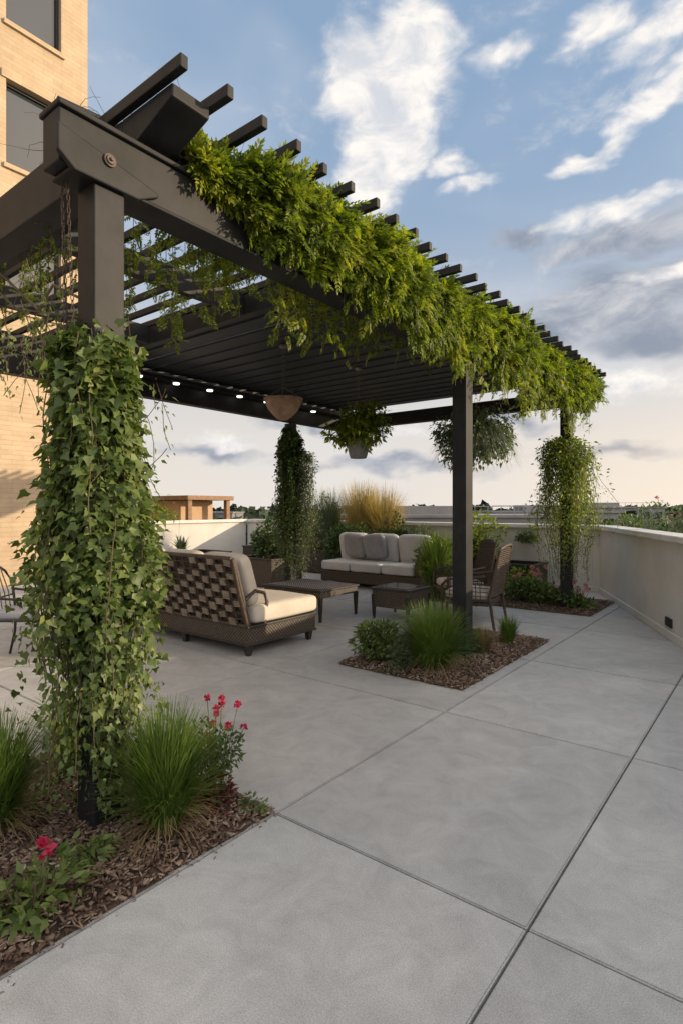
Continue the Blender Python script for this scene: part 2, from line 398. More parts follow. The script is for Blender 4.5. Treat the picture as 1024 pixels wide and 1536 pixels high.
mb.box((XL+.12,3.80,3.50),(XR-.12,3.825,3.69)); mb.box((XR-.135,3.83,3.50),(XR-.11,YE-.1,3.66)); mb.box((XL+.10,3.83,3.45),(XL+.29,YE-.1,3.50))
mb.obj('roof_frame',M_metal,pg,.003)
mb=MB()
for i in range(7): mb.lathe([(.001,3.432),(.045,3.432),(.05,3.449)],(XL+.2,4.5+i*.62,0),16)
mb.obj('glow_discs',M_glow,pg)  # row of small emissive discs along the left beam
mb=MB(); pts=[]
for i in range(25):
    t=i/24; pts.append((-3.05,1.45+t*4.2,3.78+.14*math.sin(math.pi*t)))
mb.tube(pts,.016,0,6); mb.obj('arched_rib',M_metal,pg)

# ---------------------------------------------------------------- vines on pergola
par=empty('pergola_vine')
n=13000
Y=2.0+ (9.9-2.0)*rng.uniform(0,1,n)
bul=.88+.24*np.sin(Y*2.3)+.20*np.sin(Y*5.1+1)+.17*np.sin(Y*11)+.10*np.sin(Y*23); bul=np.clip(bul,.35,1.45)*np.clip((Y-1.75)/.8,.3,1)
ang=rng.uniform(-1.5,2.2,n); rr=rng.uniform(.3,1,n)
up=np.where(np.sin(ang)>0,.62,1.0)
xx=XR+.06+np.cos(ang)*rr*.31*bul; zz=3.55+np.sin(ang)*rr*.33*bul*up
mask=~((xx<XR+.09)&(zz<ZT)&(xx>XR-.1)); xx,zz,Yv,ang=xx[mask],zz[mask],Y[mask],ang[mask]
m=len(xx); f=np.stack([np.cos(ang)*.8+.15,np.zeros(m),np.sin(ang)*.6-.35],1)+rn(m)*.75
nr=np.stack([np.cos(ang)*.6,np.zeros(m),np.full(m,.7)],1)+rn(m)*.5
p1=scat(SPV,SPF,np.stack([xx,Yv,zz],1),frames(f,nr),rng.uniform(.05,.16,m))
n=3000; Y=2.6+7.2*rng.uniform(0,1,n); cl=np.sin(Y*3.1)+np.sin(Y*7.3+2)*.7+.6*np.sin(Y*17); 
dz=rng.uniform(0,.44,n)*np.clip(.5+cl*.45,.05,1.3)*np.clip((Y-2)/2.5,.3,1.25)
p2=scat(SPV,SPF,np.stack([XR+.14+rng.uniform(0,.15,n),Y,3.45-dz],1),frames(np.stack([np.full(n,.45),np.zeros(n),np.full(n,-.8)],1)+rn(n)*.5,np.stack([np.ones(n),np.zeros(n),np.full(n,.4)],1)+rn(n)*.4),rng.uniform(.06,.15,n))
st=[];ln=[]
for i in range(130):
    y=random.uniform(2.0,6.5); st.append((XR-.16-abs(random.gauss(0,.22)),y,3.62)); ln.append(random.uniform(.15,.8)*(1 if y<5 else .6))
for i in range(75):
    st.append((random.uniform(-5.4,-2.9),random.uniform(1.5,3.6),3.68)); ln.append(random.uniform(.1,.65))
for i in range(95):
    y=random.uniform(2.6,9.6); st.append((XR+random.uniform(.13,.34),y,3.5)); ln.append(random.uniform(.2,.75)*min(1,y/4.5))
P3=[]
for s_,l_ in zip(st,ln):
    k=int(l_/.04)
    for i in range(k): P3.append((s_[0]+random.gauss(0,.02),s_[1]+random.gauss(0,.02),s_[2]-i*.04))
P3=np.array(P3); n=len(P3)
p3=scat(SPV,SPF,P3,frames(rn(n)*.7+np.array([0,0,-.6]),rn(n)*.5+np.array([.4,0,.6])),rng.uniform(.045,.11,n))
V,F=join([p1,p2,p3]); npmesh('vine_foliage',V,F,L_vine,par)
mb=MB()
for i in range(60):
    y=random.uniform(1.9,9.3); p=Vector((XR+random.uniform(-.2,.15),y,3.75)); pts=[p.copy()]; d=Vector((random.gauss(0,.4),random.gauss(0,.4),1)).normalized()
    for k in range(6): d=(d+Vector((random.gauss(0,.3),random.gauss(0,.3),-.1))).normalized(); p=p+d*.05; pts.append(p.copy())
    mb.tube(pts,.003,0,4,.001)
for i in range(30):
    y=random.uniform(1.55,1.9); p=Vector((XR-random.uniform(.3,.9),y,3.76)); pts=[p.copy()]; d=Vector((random.gauss(0,.5),random.gauss(0,.4),.8)).normalized()
    for k in range(7): d=(d+Vector((random.gauss(0,.45),random.gauss(0,.45),-.15))).normalized(); p=p+d*.05; pts.append(p.copy())
    mb.tube(pts,.0022,0,4,.001)
for s_,l_ in zip(st,ln): mb.tube([(s_[0],s_[1],s_[2]),(s_[0],s_[1],s_[2]-l_)],.0025,0,4)
for k in range(5):
    pts=[(XR+.05*math.sin(y*3+k)+.02*k,y,3.535+.03*math.cos(y*4+k*2)) for y in np.arange(1.95,9.6,.15)]
    mb.tube(pts,.011,0,6)
mb.obj('vine_stems',M_stem,par)

# ---------------------------------------------------------------- ivy columns
def column(name,cx,cy,z1,z0,rt,rb,nst,leaf,step,tv,tf,mat,off=(0,0),lp=1.0,kk=1.9,wan=.0045):
    par=empty(name); st=[];ln=[]
    for i in range(nst):
        a=random.uniform(0,2*math.pi)
        r=.10+(rt-.10)*math.sqrt(random.uniform(.02,1))
        ztop=z1-random.uniform(0,.22)-.8*max(0,(r-.10)/(rt-.10)-.6)*random.random()
        st.append((cx+off[0]+r*math.cos(a),cy+off[1]+r*math.sin(a),ztop)); L=(ztop-z0)*random.uniform(.35,1.0)**((.35+1.1*(r/rt))*lp); ln.append(max(.3,min(L,ztop-z0)))
    (V,F),S_=strands(st,ln,leaf,step,tv,tf,jit=.028,out=lambda p:(p[0]-cx,p[1]-cy,0),wander=wan)
    def taper(z):
        k=np.clip((z-z0)/(z1-z0),0,1); return k,(rb+(1-rb)*np.clip(k*kk,0,1)**.8)*(1+.10*np.sin(z*5.0+1))
    k,sc=taper(V[:,2])
    V[:,0]=cx+off[0]*k+(V[:,0]-cx-off[0])*sc; V[:,1]=cy+off[1]*k+(V[:,1]-cy-off[1])*sc
    parts=[(V,F)]
    n=int(nst*5)
    p,d=bushpts((cx+off[0],cy+off[1],z1-.12),(rt*.9,rt*.9,.15),n,.5,10,.5)
    parts.append(scat(tv,tf,p,frames(d*.6+rn(n)*.4+np.array([0,0,-.6]),d+rn(n)*.3+np.array([0,0,.5])),leaf*rng.uniform(.6,1.2,n)))
    V,F=join(parts); npmesh('leaves',V,F,mat,par)
    mb=MB()
    for pts in S_[::3]:
        q=[]
        for p in pts:
            k,s2=taper(p[2]); q.append((cx+off[0]*k+(p[0]-cx-off[0])*s2,cy+off[1]*k+(p[1]-cy-off[1])*s2,p[2]))
        mb.tube(q,.003,0,4)
    mb.obj('stems',M_stem,par)
    return par
column('ivy_column',XR,Y0,2.48,.08,.172,.60,260,.053,.024,IVYV,IVYF,L_ivy,(-.01,-.03),.7,2.2,.0021)
column('ivy_column',XR,9.2,2.72,.35,.38,.5,230,.065,.033,LEAFV,LEAFF,L_vine,(0,0))
column('ivy_column',XL,7.8,3.1,.3,.17,.9,210,.05,.032,IVYV,IVYF,L_dark,lp=.5,wan=.002)
column('ivy_column',XL+.29,7.92,2.65,.3,.11,.9,90,.05,.032,LEAFV,LEAFF,L_silver,lp=.6,wan=.002)
column('ivy_column',XL,4.3,2.9,.3,.2,.8,60,.06,.05,IVYV,IVYF,L_dark)
def chain(mb,p,q,r=.012,step=.03,mi=0):
    p=Vector(p);q=Vector(q);n=max(2,int((q-p).length/step))
    for i in range(n):
        c=p.lerp(q,(i+.5)/n); a=[]
        for j in range(9):
            t=2*math.pi*j/8; off=math.cos(t)*r*.6; h=math.sin(t)*step*.62
            a.append((c.x+(off if i%2 else 0),c.y+(0 if i%2 else off),c.z+h))
        mb.tube(a,.0025,mi,4,cap=False)
mb=MB(); chain(mb,(XR-.02,Y0-.16,3.17),(XR+.0,Y0-.14,2.45)); chain(mb,(XR-.05,Y0-.17,3.17),(XR-.06,Y0-.15,2.42)); chain(mb,(XR-.16,Y0-.12,3.19),(XR-.14,Y0-.1,2.45))
mb.obj('hanging_chain',M_reed)
par=empty('trailing_vine'); st=[]
for i in range(26): st.append((XR+random.uniform(-.1,.16),Y0+random.uniform(.12,.30),2.1+random.uniform(-.3,.2)))
for i in range(60): st.append((XR-random.uniform(.1,1.4),Y0+random.uniform(-.3,.3),2.72+random.uniform(-.15,.12)))
(V,F),S_=strands(st,[random.uniform(.15,.6) for _ in st],.042,.034,LEAFV,LEAFF,out=lambda p:(1,.3,0),wander=.008)
npmesh('leaves',V,F,L_ivy,par)
mb=MB()
for pts in S_: mb.tube(pts,.0022,0,4)
mb.tube([(XR,Y0,2.6),(XR-.4,Y0-.05,2.8),(XR-.8,Y0+.05,2.78),(XR-1.4,Y0,3.21)],.008,0,5); mb.tube([(XR,Y0+.1,2.55),(XR-.5,Y0+.15,2.7),(XR-1.1,Y0+.05,2.85),(XR-1.6,Y0,3.21)],.006,0,5)
mb.obj('stems',M_stem,par)

# ---------------------------------------------------------------- hanging planters
def hang(name,x,y,zrim,zbot,rt,rb,ztop,mat):
    par=empty(name); mb=MB()
    pr=[]
    for i in range(9):
        t=i/8; pr.append((rb+(rt-rb)*math.sin(t*math.pi/2)**.8,zbot+(zrim-zbot)*t))
    pr=[(0.001,zbot)]+pr+[(rt+.012,zrim-.03),(rt+.015,zrim),(rt-.012,zrim),(rt-.02,zrim-.04),(0.001,zrim-.05)]
    mb.lathe(pr,(x,y,0),28); mb.obj('pot',mat,par)
    mb=MB()
    for k in range(3):
        a=2*math.pi*k/3+.4; mb.tube([(x+rt*math.cos(a),y+rt*math.sin(a),zrim),(x,y,zrim+.14)],.005,0,5)
    chain(mb,(x,y,zrim+.12),(x,y,ztop),.045,.055); mb.lathe([(.001,ztop-.02),(.05,ztop-.01),(.05,ztop+.02),(.001,ztop+.02)],(x,y,0),12)
    mb.obj('chain',M_reedl,par); return par
hang('hanging_clay_bowl',-4.8,5.0,2.93,2.67,.225,.05,3.56,M_terra)
p=hang('hanging_planter',-4.74,6.45,2.56,2.30,.16,.11,3.56,M_gpot)
V,F=bush((-4.74,6.45,2.78),(.44,.44,.27),2300,.08,LEAFV,LEAFF,20,.3); V2,F2=bush((-4.74,6.45,2.60),(.40,.40,.25),450,.08,LEAFV,LEAFF,12,.9)
V,F=join([(V,F),(V2,F2)]); npmesh('foliage',V,F,L_vine,p)
p=hang('hanging_planter',-3.38,7.35,2.66,2.46,.15,.11,3.4,M_gpot)
a=grass((-3.38,7.35,2.64),1300,.45,.66,.005,1.2,5,.1); b_=bush((-3.38,7.35,2.60),(.62,.62,.50),4200,.07,LEAFV,LEAFF,30,.8)
npmesh('foliage',*b_,L_silver,p); npmesh('foliage_blades',*a,L_silver,p)

# ---------------------------------------------------------------- furniture
def weave(mb,o,u,v,nrm,nu,nv,mi_d=0,mi_l=1):
    o=Vector(o);u=Vector(u);v=Vector(v);nrm=Vector(nrm).normalized()
    for i in range(nu+1):
        a=o+u*(i/nu); mb.tube([a,a+v],.011,mi_d,6)
    for j in range(nv*2+1):
        a=o+v*(j/(nv*2)); pts=[a+u*(k/(nu*2))+nrm*(.012*(1 if (k+j)%2 else -1)) for k in range(nu*2+1)]
        mb.tube(pts,.009,mi_d,5)
    for i in range(nu):
        for j in range(nv):
            if random.random()<.1: continue
            c=o+u*((i+.5+random.uniform(-.08,.08))/nu)+v*((j+.5+(.22 if i%2 else -.22))/nv)
            if (c-o).dot(v)/v.length_squared>.95 or (c-o).dot(v)/v.length_squared<.05: continue
            su=u.length/nu*random.uniform(.6,.85); sv=v.length/nv*random.uniform(.38,.58)
            M=Matrix.Translation(c+nrm*.012)@Matrix((u.normalized(),v.normalized(),nrm)).transposed().to_4x4()@Matrix.Rotation(random.gauss(0,.09),4,'Z')
            for q in range(4): mb.box((-su/2,-sv/2+q*sv/4+.002,-.008),(su/2,-sv/2+(q+1)*sv/4-.002,.012+random.uniform(-.004,.004)),mi_l,M)
def sofa_near():
    x0,x1,y0,y1=-6.8,-4.5,4.12,5.25; p=empty('wicker_sofa')
    mb=MB(); mb.box((x0,y0+.03,.13),(x1,y1,.31)); mb.obj('base',M_wick,p,.012)
    mb=MB()
    for x in (x0+.06,x1-.06,(x0+x1)/2):
        for y in (y0+.09,y1-.06): mb.hexa([(x-.025,y-.025,0),(x+.025,y-.025,0),(x+.025,y+.025,0),(x-.025,y+.025,0),(x-.04,y-.04,.129),(x+.04,y-.04,.129),(x+.04,y+.04,.129),(x-.04,y+.04,.129)])
    mb.box((x0-.012,y0+.018,.305),(x1+.012,y1+.012,.33)); mb.box((x0-.012,y0+.018,.115),(x1+.012,y1+.012,.14))
    mb.obj('frame',M_dark,p,.006)
    mb=MB(); b0=Vector((x0+.02,y0+.04,.33)); b1=Vector((0,-.22,.74)); U=Vector((x1-x0-.04,0,0))
    nr=Vector((0,-.72,-.22)).normalized()
    weave(mb,b0,U,b1,nr,16,5)
    for a in (b0,b0+U): mb.tube([a,a+b1*.5+Vector((0,-.01,0)),a+b1],.024,0,8)
    mb.tube([b0+b1,b0+b1+U],.024,0,8); mb.tube([b0,b0+U],.02,0,8)
    mb.hexa([b0+Vector((0,.03,0)),b0+U+Vector((0,.03,0)),b0+U+Vector((0,.055,0)),b0+Vector((0,.055,0)),b0+b1+Vector((0,.03,0)),b0+b1+U+Vector((0,.03,0)),b0+b1+U+Vector((0,.055,0)),b0+b1+Vector((0,.055,0))],0)
    ax=x1-.03; mb.tube([(ax,y0+.02,.62),(ax,y0+.16,.70),(ax,y0+.30,.66),(ax,y0+.34,.56),(ax,y0+.30,.33)],.02,0,8)
    mb.obj('woven_back',[M_reed,M_reedl],p)
    mb=MB(); w=(x1-x0)/2
    for i in range(2): mb.cushion((x0+w*(i+.5),(y0+y1)/2+.10,.435),(w-.01,y1-y0-.04,.225),0,.14,.40)
    for i in range(3): mb.cushion((x0+.40+i*.75,y0+.11,.81),(.74,.60,.2),0,.3,.6,Matrix.Rotation(math.radians(107),4,'X'))
    mb.obj('cushions',M_cush,p)
sofa_near()
def sofa_far():
    x0,x1,y0,y1=-7.7,-5.3,9.15,10.05; p=empty('outdoor_sofa')
    mb=MB(); mb.box((x0,y0,.08),(x1,y1,.30)); mb.box((x0,y1-.12,.302),(x1,y1,.80)); mb.box((x1-.14,y0+.02,.302),(x1,y1-.122,.62)); mb.obj('base',M_wick,p,.015)
    mb=MB()
    for x in (x0+.06,x1-.06):
        for y in (y0+.06,y1-.06): mb.box((x-.03,y-.03,0),(x+.03,y+.03,.079))
    mb.obj('feet',M_dark,p)
    mb=MB(); w=(x1-x0-.14)/3
    for i in range(3): mb.cushion((x0+w*(i+.5),y0+.38,.405),(w-.008,.80,.20),0,.14,.40)
    for i in range(3): mb.cushion((x0+w*(i+.5),y1-.2,.76),(w-.02,.62,.2),0,.3,.6,Matrix.Rotation(math.radians(100),4,'X'))
    mb.obj('seat_cushions',M_white,p)
    mb=MB()
    for x,t in ((-7.2,.06),(-6.68,-.07)): mb.cushion((x,y1-.36,.80),(.54,.54,.19),0,.38,.75,Matrix.Rotation(t,4,'Y')@Matrix.Rotation(math.radians(104),4,'X'))
    mb.obj('throw_pillows',M_grey,p)
sofa_far()
def table(name,x0,x1,y0,y1,h,glass=False,shelf=False):
    p=empty(name); mb=MB()
    for x in (x0+.04,x1-.04):
        for y in (y0+.04,y1-.04): mb.hexa([(x-.016,y-.016,0),(x+.016,y-.016,0),(x+.016,y+.016,0),(x-.016,y+.016,0),(x-.03,y-.03,h-.10),(x+.03,y-.03,h-.10),(x+.03,y+.03,h-.10),(x-.03,y+.03,h-.10)])
    mb.obj('legs',M_dark,p,.004)
    mb=MB(); mb.box((x0+.02,y0+.02,h-(.28 if shelf else .12)),(x1-.02,y1-.02,h-.03)); mb.obj('apron',M_wick,p,.01)
    mb=MB(); mb.box((x0,y0,h-.028),(x1,y1,h)); mb.obj('top_frame',M_dark,p,.008)
    mb=MB(); mb.box((x0+.05,y0+.05,h+.001),(x1-.05,y1-.05,h+.008)); mb.obj('table_top',M_glass if glass else M_wick,p,.002)
table('coffee_table',-6.2,-5.05,6.0,6.9,.45)
table('side_table',-4.75,-4.1,6.75,7.4,.45,True,True)
def rattan_chair(loc,rz):
    p=empty('rattan_armchair',(loc[0],loc[1],0),rz); mb=MB()
    W=.34
    for s in (-1,1):
        mb.tube([(s*W,.30,0),(s*W,.31,.3),(s*(W+.02),.30,.56),(s*(W+.03),.22,.64),(s*(W+.03),-.05,.66),(s*W,-.28,.70)],.02,0,8)
        mb.tube([(s*W*.95,-.40,0),(s*W*.95,-.33,.42),(s*W*.95,-.42,.8),(s*W*.85,-.47,1.06)],.02,0,8)
        mb.tube([(s*W,.30,.33),(s*W,-.33,.38)],.016,0,8)
        for k in range(9):
            y=.26-.06*k; mb.tube([(s*W,y,.36),(s*(W+.025),y,.64)],.006,0,5)
        for k in range(5): mb.tube([(s*W,.29,.38+k*.055),(s*(W+.01),-.32,.38+k*.055)],.006,0,5)
    mb.tube([(-W*.85,-.47,1.06),(-W*.4,-.50,1.10),(W*.4,-.50,1.10),(W*.85,-.47,1.06)],.022,0,8)
    mb.tube([(-W,.30,.35),(W,.30,.35)],.018,0,8)
    n=16
    for k in range(n+1):
        x=-W*.92+2*W*.92*k/n; mb.tube([(x,-.33,.40),(x,-.42,.8),(x*.93,-.48,1.08)],.007,0,5)
    for k in range(24):
        t=k/23; z=.42+.64*t; y=-.34-.13*t
        mb.tube([(-W*.92+q*W*.92*2/n,y+(.012 if (q+k)%2 else -.012),z) for q in range(n+1)],.011,0,5)
    mb.obj('frame',M_reed,p)
    mb=MB(); mb.box((-W+.02,-.32,.30),(W-.02,.29,.37)); mb.obj('seat_base',M_wick,p,.01)
    mb=MB(); mb.cushion((0,0,.43),(.62,.6,.13),0,.22,.5); mb.obj('seat_cushion',M_cush,p)
rattan_chair((-3.42,7.3),math.radians(98))
rattan_chair((-4.0,8.1),math.radians(135))
def dining_chair(loc,rz):
    p=empty('metal_dining_chair',(loc[0],loc[1],0),rz); mb=MB(); W=.25
    for s in (-1,1):
        mb.tube([(s*(W+.03),.29,0),(s*W,.25,.25),(s*W,.24,.46)],.014,0,8)
        mb.tube([(s*(W+.03),-.32,0),(s*W,-.25,.25),(s*W,-.24,.46),(s*W,-.28,.8),(s*W*.8,-.33,.92)],.014,0,8)
        mb.tube([(s*W,.24,.46),(s*W,-.24,.46)],.013,0,8)
        mb.tube([(s*W,.20,.46),(s*(W+.05),.23,.60),(s*(W+.06),.12,.68),(s*(W+.04),-.1,.69),(s*W,-.27,.72)],.013,0,8)
    mb.tube([(-W*.8,-.33,.92),(-.1,-.35,.98),(.1,-.35,.98),(W*.8,-.33,.92)],.014,0,8)
    mb.tube([(-W,.24,.46),(W,.24,.46)],.013,0,8); mb.tube([(-W,-.24,.46),(W,-.24,.46)],.013,0,8)
    for k in range(5):
        x=-.16+.08*k; mb.tube([(x,-.24,.47),(x,-.27,.7),(x*.8,-.34,.96)],.007,0,6)
    mb.tube([(-W,-.27,.66),(W,-.27,.66)],.01,0,6)
    mb.obj('frame',M_dark,p); mb=MB(); mb.cushion((0,0,.51),(.5,.5,.09),0,.25,.5); mb.obj('seat_cushion',M_grey,p)
dining_chair((-6.28,2.66),math.radians(-50))
def pbox(name,x0,x1,y0,y1,h,mat):
    p=empty(name); mb=MB(); t=.04
    mb.box((x0,y0,.02),(x1,y0+t,h)); mb.box((x0,y1-t,.02),(x1,y1,h)); mb.box((x0,y0+t+.001,.02),(x0+t,y1-t-.001,h)); mb.box((x1-t,y0+t+.001,.02),(x1,y1-t-.001,h)); mb.obj('sides',mat,p,.006)
    mb=MB(); mb.box((x0-.02,y0-.02,h+.001),(x1+.02,y0+.06,h+.03)); mb.box((x0-.02,y1-.06,h+.001),(x1+.02,y1+.02,h+.03)); mb.box((x0-.02,y0+.061,h+.001),(x0+.06,y1-.061,h+.03)); mb.box((x1-.06,y0+.061,h+.001),(x1+.02,y1-.061,h+.03)); mb.obj('rim',M_dark,p,.005)
    mb=MB(); mb.box((x0+t+.002,y0+t+.002,.01),(x1-t-.002,y1-t-.002,h-.05)); mb.obj('soil',M_mulch,p); return p
pbox('wicker_planter',-9.1,-8.0,8.0,8.9,.55,M_wick)
pbox('planter_box',-11.6,-8.3,10.5,11.3,.55,M_dark)
pbox('planter_box',-8.2,-3.7,10.55,11.35,.5,M_dark)
pbox('wicker_planter',-11.9,-10.8,7.2,9.4,.5,M_wick)
def shrub(name,c,r,n,size,mat,tv=LEAFV,tf=LEAFF,clumps=14,droop=0,stems=8,zb=0):
    p=empty(name); npmesh('leaves',*bush(c,r,n,size,tv,tf,clumps,droop),mat,p)
    mb=MB()
    for i in range(stems):
        a=random.uniform(0,6.28); q=random.uniform(.2,.7); mb.tube([(c[0]+.02*math.cos(a),c[1]+.02*math.sin(a),zb),(c[0]+r[0]*q*.5*math.cos(a),c[1]+r[1]*q*.5*math.sin(a),(zb+c[2])/2),(c[0]+r[0]*q*math.cos(a),c[1]+r[1]*q*math.sin(a),c[2]+r[2]*.4)],.008,0,5,.003)
    mb.obj('stems',M_stem,p); return p
shrub('green_shrub',(-8.5,8.4,.88),(.45,.42,.42),1900,.09,L_dark,zb=.5)
shrub('green_shrub',(-9.6,10.9,.95),(.6,.4,.5),1500,.1,L_vine,zb=.5)
shrub('green_shrub',(-7.9,10.3,.75),(.55,.4,.75),2400,.09,L_dark,zb=.0)
shrub('green_shrub',(-7.2,10.95,.85),(.5,.35,.55),1800,.09,L_dark,zb=.45)
shrub('green_shrub',(-6.5,11.0,.75),(.5,.35,.4),1400,.09,L_silver,zb=.45)
shrub('green_shrub',(-5.0,10.9,.95),(.7,.4,.55),2000,.09,L_vine,zb=.45)
shrub('green_shrub',(-8.9,10.9,1.15),(.4,.3,.9),1300,.08,L_silver,zb=.45)
def agrass(name,c,n,h,sp,w,mat,lean=.5,rad=.05,dry=0):
    p=empty(name); npmesh('blades',*grass(c,n,h,sp,w,lean,5,rad),mat,p)
    if dry: npmesh('dry_blades',*grass(c,dry,h*.5,sp*1.0,w,1.0,4,rad*1.1),L_dry,p)
    return p
agrass('ornamental_grass',(-8.9,10.9,.45),1200,1.6,.5,.006,L_silver,.4,.16)
agrass('ornamental_grass',(-8.0,11.0,.45),2200,1.75,.62,.006,L_gold,.4,.2)
agrass('ornamental_grass',(-7.4,11.05,.45),2000,1.65,.62,.006,L_gold,.5,.2)
agrass('ornamental_grass',(-4.75,8.75,0.0),700,1.25,.45,.010,L_grass,.5,.14)
shrub('green_shrub',(-4.75,8.85,.55),(.42,.35,.6),1400,.09,L_vine)
agrass('agave_plant',(-11.3,8.3,.5),60,.5,.35,.03,L_silver,.3,.05)
agrass('agave_plant',(-10.5,10.9,.5),60,.45,.35,.03,L_silver,.3,.05)
shrub('yellow_green_shrub',(-13.6,9.0,1.2),(.7,.7,.65),1200,.1,L_vine,zb=-.05)
agrass('ornamental_grass',(-2.36,1.64,.03),1900,.60,.30,.0030,L_grass,.45,.07,260)
agrass('ornamental_grass',(-3.0,1.12,.03),1500,.58,.33,.0030,L_grass,.45,.07,200)
agrass('ornamental_grass',(-3.35,1.7,.03),1000,.5,.30,.0032,L_grass,.45,.07,120)
def flowers(name,c,r,n,size,mat,nfl,fmat,fs=.05):
    p=shrub(name,c,r,n,size,mat,LEAFV,LEAFF,9,0,10,.02)
    parts=[];mb=MB()
    for i in range(nfl):
        a=random.uniform(0,6.28);q=random.uniform(.2,1.05); f=Vector((c[0]+r[0]*q*math.cos(a),c[1]+r[1]*q*math.sin(a),c[2]+r[2]*random.uniform(.5,1.35)))
        k=40; d=norm(rn(k)+np.array([0,0,.7])); pos=np.array(f)+d*fs*.28
        parts.append(scat([(0,0,0),(.5,.4,.1),(1,.1,.0),(.5,-.4,.1)],[(0,1,2,3)],pos,frames(d*.6+rn(k)*.6,d+rn(k)*.4),fs*rng.uniform(.35,.65,k)))
        mb.tube([(c[0]+r[0]*q*.4*math.cos(a),c[1]+r[1]*q*.4*math.sin(a),c[2]-r[2]*.3),tuple(f)],.0022,0,4)
    V,F=join(parts); npmesh('blooms',V,F,fmat,p); mb.obj('flower_stems',M_stem,p); return p
flowers('red_flowering_plant',(-2.42,2.0,.26),(.19,.16,.22),1000,.032,L_dark,11,L_fl,.032)
shrub('burgundy_groundcover',(-2.34,1.93,.10),(.16,.13,.11),700,.035,L_red,zb=.02)
flowers('red_flowering_plant',(-2.27,.98,.13),(.15,.18,.13),420,.055,L_ivy,1,L_fl,.055)
shrub('green_groundcover',(-2.42,1.28,.09),(.1,.1,.07),140,.05,L_ivy,zb=.02)
shrub('green_groundcover',(-2.2,2.05,.05),(.09,.05,.035),160,.03,L_ivy,zb=.01,stems=3)
agrass('ornamental_grass',(-2.70,4.90,.03),2600,.66,.44,.0040,L_grass,.5,.13,160)
shrub('boxwood_shrub',(-3.25,4.85,.22),(.29,.27,.21),1600,.06,L_ivy,zb=.02)
shrub('boxwood_shrub',(-2.98,4.72,.13),(.17,.17,.13),800,.05,L_silver,zb=.02)
shrub('boxwood_shrub',(-3.1,5.3,.18),(.25,.25,.18),900,.05,L_dark,zb=.02)
agrass('ornamental_grass',(-2.58,5.75,.03),700,.30,.2,.004,L_dry,.5,.06)
shrub('green_groundcover',(-2.62,5.7,.15),(.17,.17,.14),600,.045,L_dark,zb=.02)
agrass('ornamental_grass',(-2.5,6.3,.03),500,.35,.16,.004,L_grass,.5,.05)
flowers('pink_flowering_plant',(-3.3,9.35,.24),(.5,.35,.28),1800,.08,L_ivy,10,L_pink,.06)
flowers('pink_flowering_plant',(-2.6,9.3,.18),(.35,.3,.2),1300,.07,L_ivy,8,L_pink,.06)
shrub('green_shrub',(-3.75,9.9,.27),(.38,.33,.3),1000,.08,L_vine)
shrub('wall_plant',(-4.1,11.35,1.0),(.26,.12,.13),350,.07,L_ivy,droop=.5,zb=.95)
mb=MB()
pa=[A+N*.3+Vector((-3.5,.6,0)),A+N*.3+Vector((0,.6,0)),A+N*.26+D*14,A+N*1.6+D*14,A+N*1.9+Vector((0.4,1.2,0)),A+Vector((-3.5,2.2,0))]
mb.add([(q.x,q.y,.75) for q in pa]+[(q.x,q.y,-13) for q in pa],[tuple(range(6))[::-1]]+[(i,i+6,(i+1)%6+6,(i+1)%6) for i in range(6)])
mb.obj('outer_planter_ledge',M_stucco)
for i,(x,y,h,mt) in enumerate([(-3.3,12.7,.32,L_dark),(-2.5,12.7,.44,L_ivy),(-1.8,12.0,.56,L_silver),(-1.3,11.1,.54,L_dark),(-.95,10.2,.56,L_silver),(-.5,9.2,.5,L_ivy),(0,8.2,.5,L_dark),(-.9,11.8,.65,L_dark)]):
    if i in (3,): flowers('pink_flowering_plant',(x,y,.9+h*.5),(.5,.45,h*.9),1000,.07,mt,6,L_pink,.05)
    else: shrub('green_shrub',(x,y,.85+h*.5),(.6,.45,h),1200,.08,mt,zb=.7)
# ---------------------------------------------------------------- building
bd=empty('brick_building'); X=-12.62; mb=MB(); wy=[(-11.0,-9.85),(-8.1,-6.95),(-5.2,-4.05),(-2.3,-1.15),(.6,1.75),(2.75,3.9),(4.95,6.08)]
wz=[(2.8+2.95*k,4.55+2.95*k) for k in range(1,6)]; ZTOP=20; Ya,Yb=-14,6.68; t=.25
y=Ya
for (a,b_) in wy+[(Yb,None)]:
    mb.box((X-t,y,-.05),(X,a,ZTOP))
    if b_ is None: break
    z=-.05
    for (c,d) in wz: mb.box((X-t,a+.0005,z),(X-.001,b_-.0005,c)); z=d
    mb.box((X-t,a+.0005,z),(X-.001,b_-.0005,ZTOP)); y=b_
mb.box((X-14,Ya,-13),(X-t-.3,Yb,ZTOP-.01)); mb.box((X-t-.3,Yb-.25,-13),(X-t-.001,Yb-.001,ZTOP-.01)); mb.box((X-t-.3,Ya,-13),(X,Yb-.26,-.06))
mb.obj('walls',M_brick,bd)
mb=MB(); mg=MB(); ms=MB()
for (a,b_) in wy:
    for (c,d) in wz:
        xg=X-.17; fr=.06
        mg.box((xg-.02,a+fr,c+fr),(xg,b_-fr,d-fr))
        for q in [((a,c),(b_,c+fr)),((a,d-fr),(b_,d)),((a,c+fr),(a+fr,d-fr)),((b_-fr,c+fr),(b_,d-fr))]: mb.box((xg-.04,q[0][0]+.001,q[0][1]+.001),(xg+.05,q[1][0]-.001,q[1][1]-.001))
        ms.box((X-.16,a-.06,c-.10),(X+.06,b_+.06,c-.002)); ms.box((X+.001,a-.10,d+.001),(X+.035,b_+.10,d+.16))
mb.obj('window_frames',M_dark,bd,.006); mg.obj('window_panes',M_glass,bd); ms.obj('sills_and_lintels',M_brick,bd,.006)
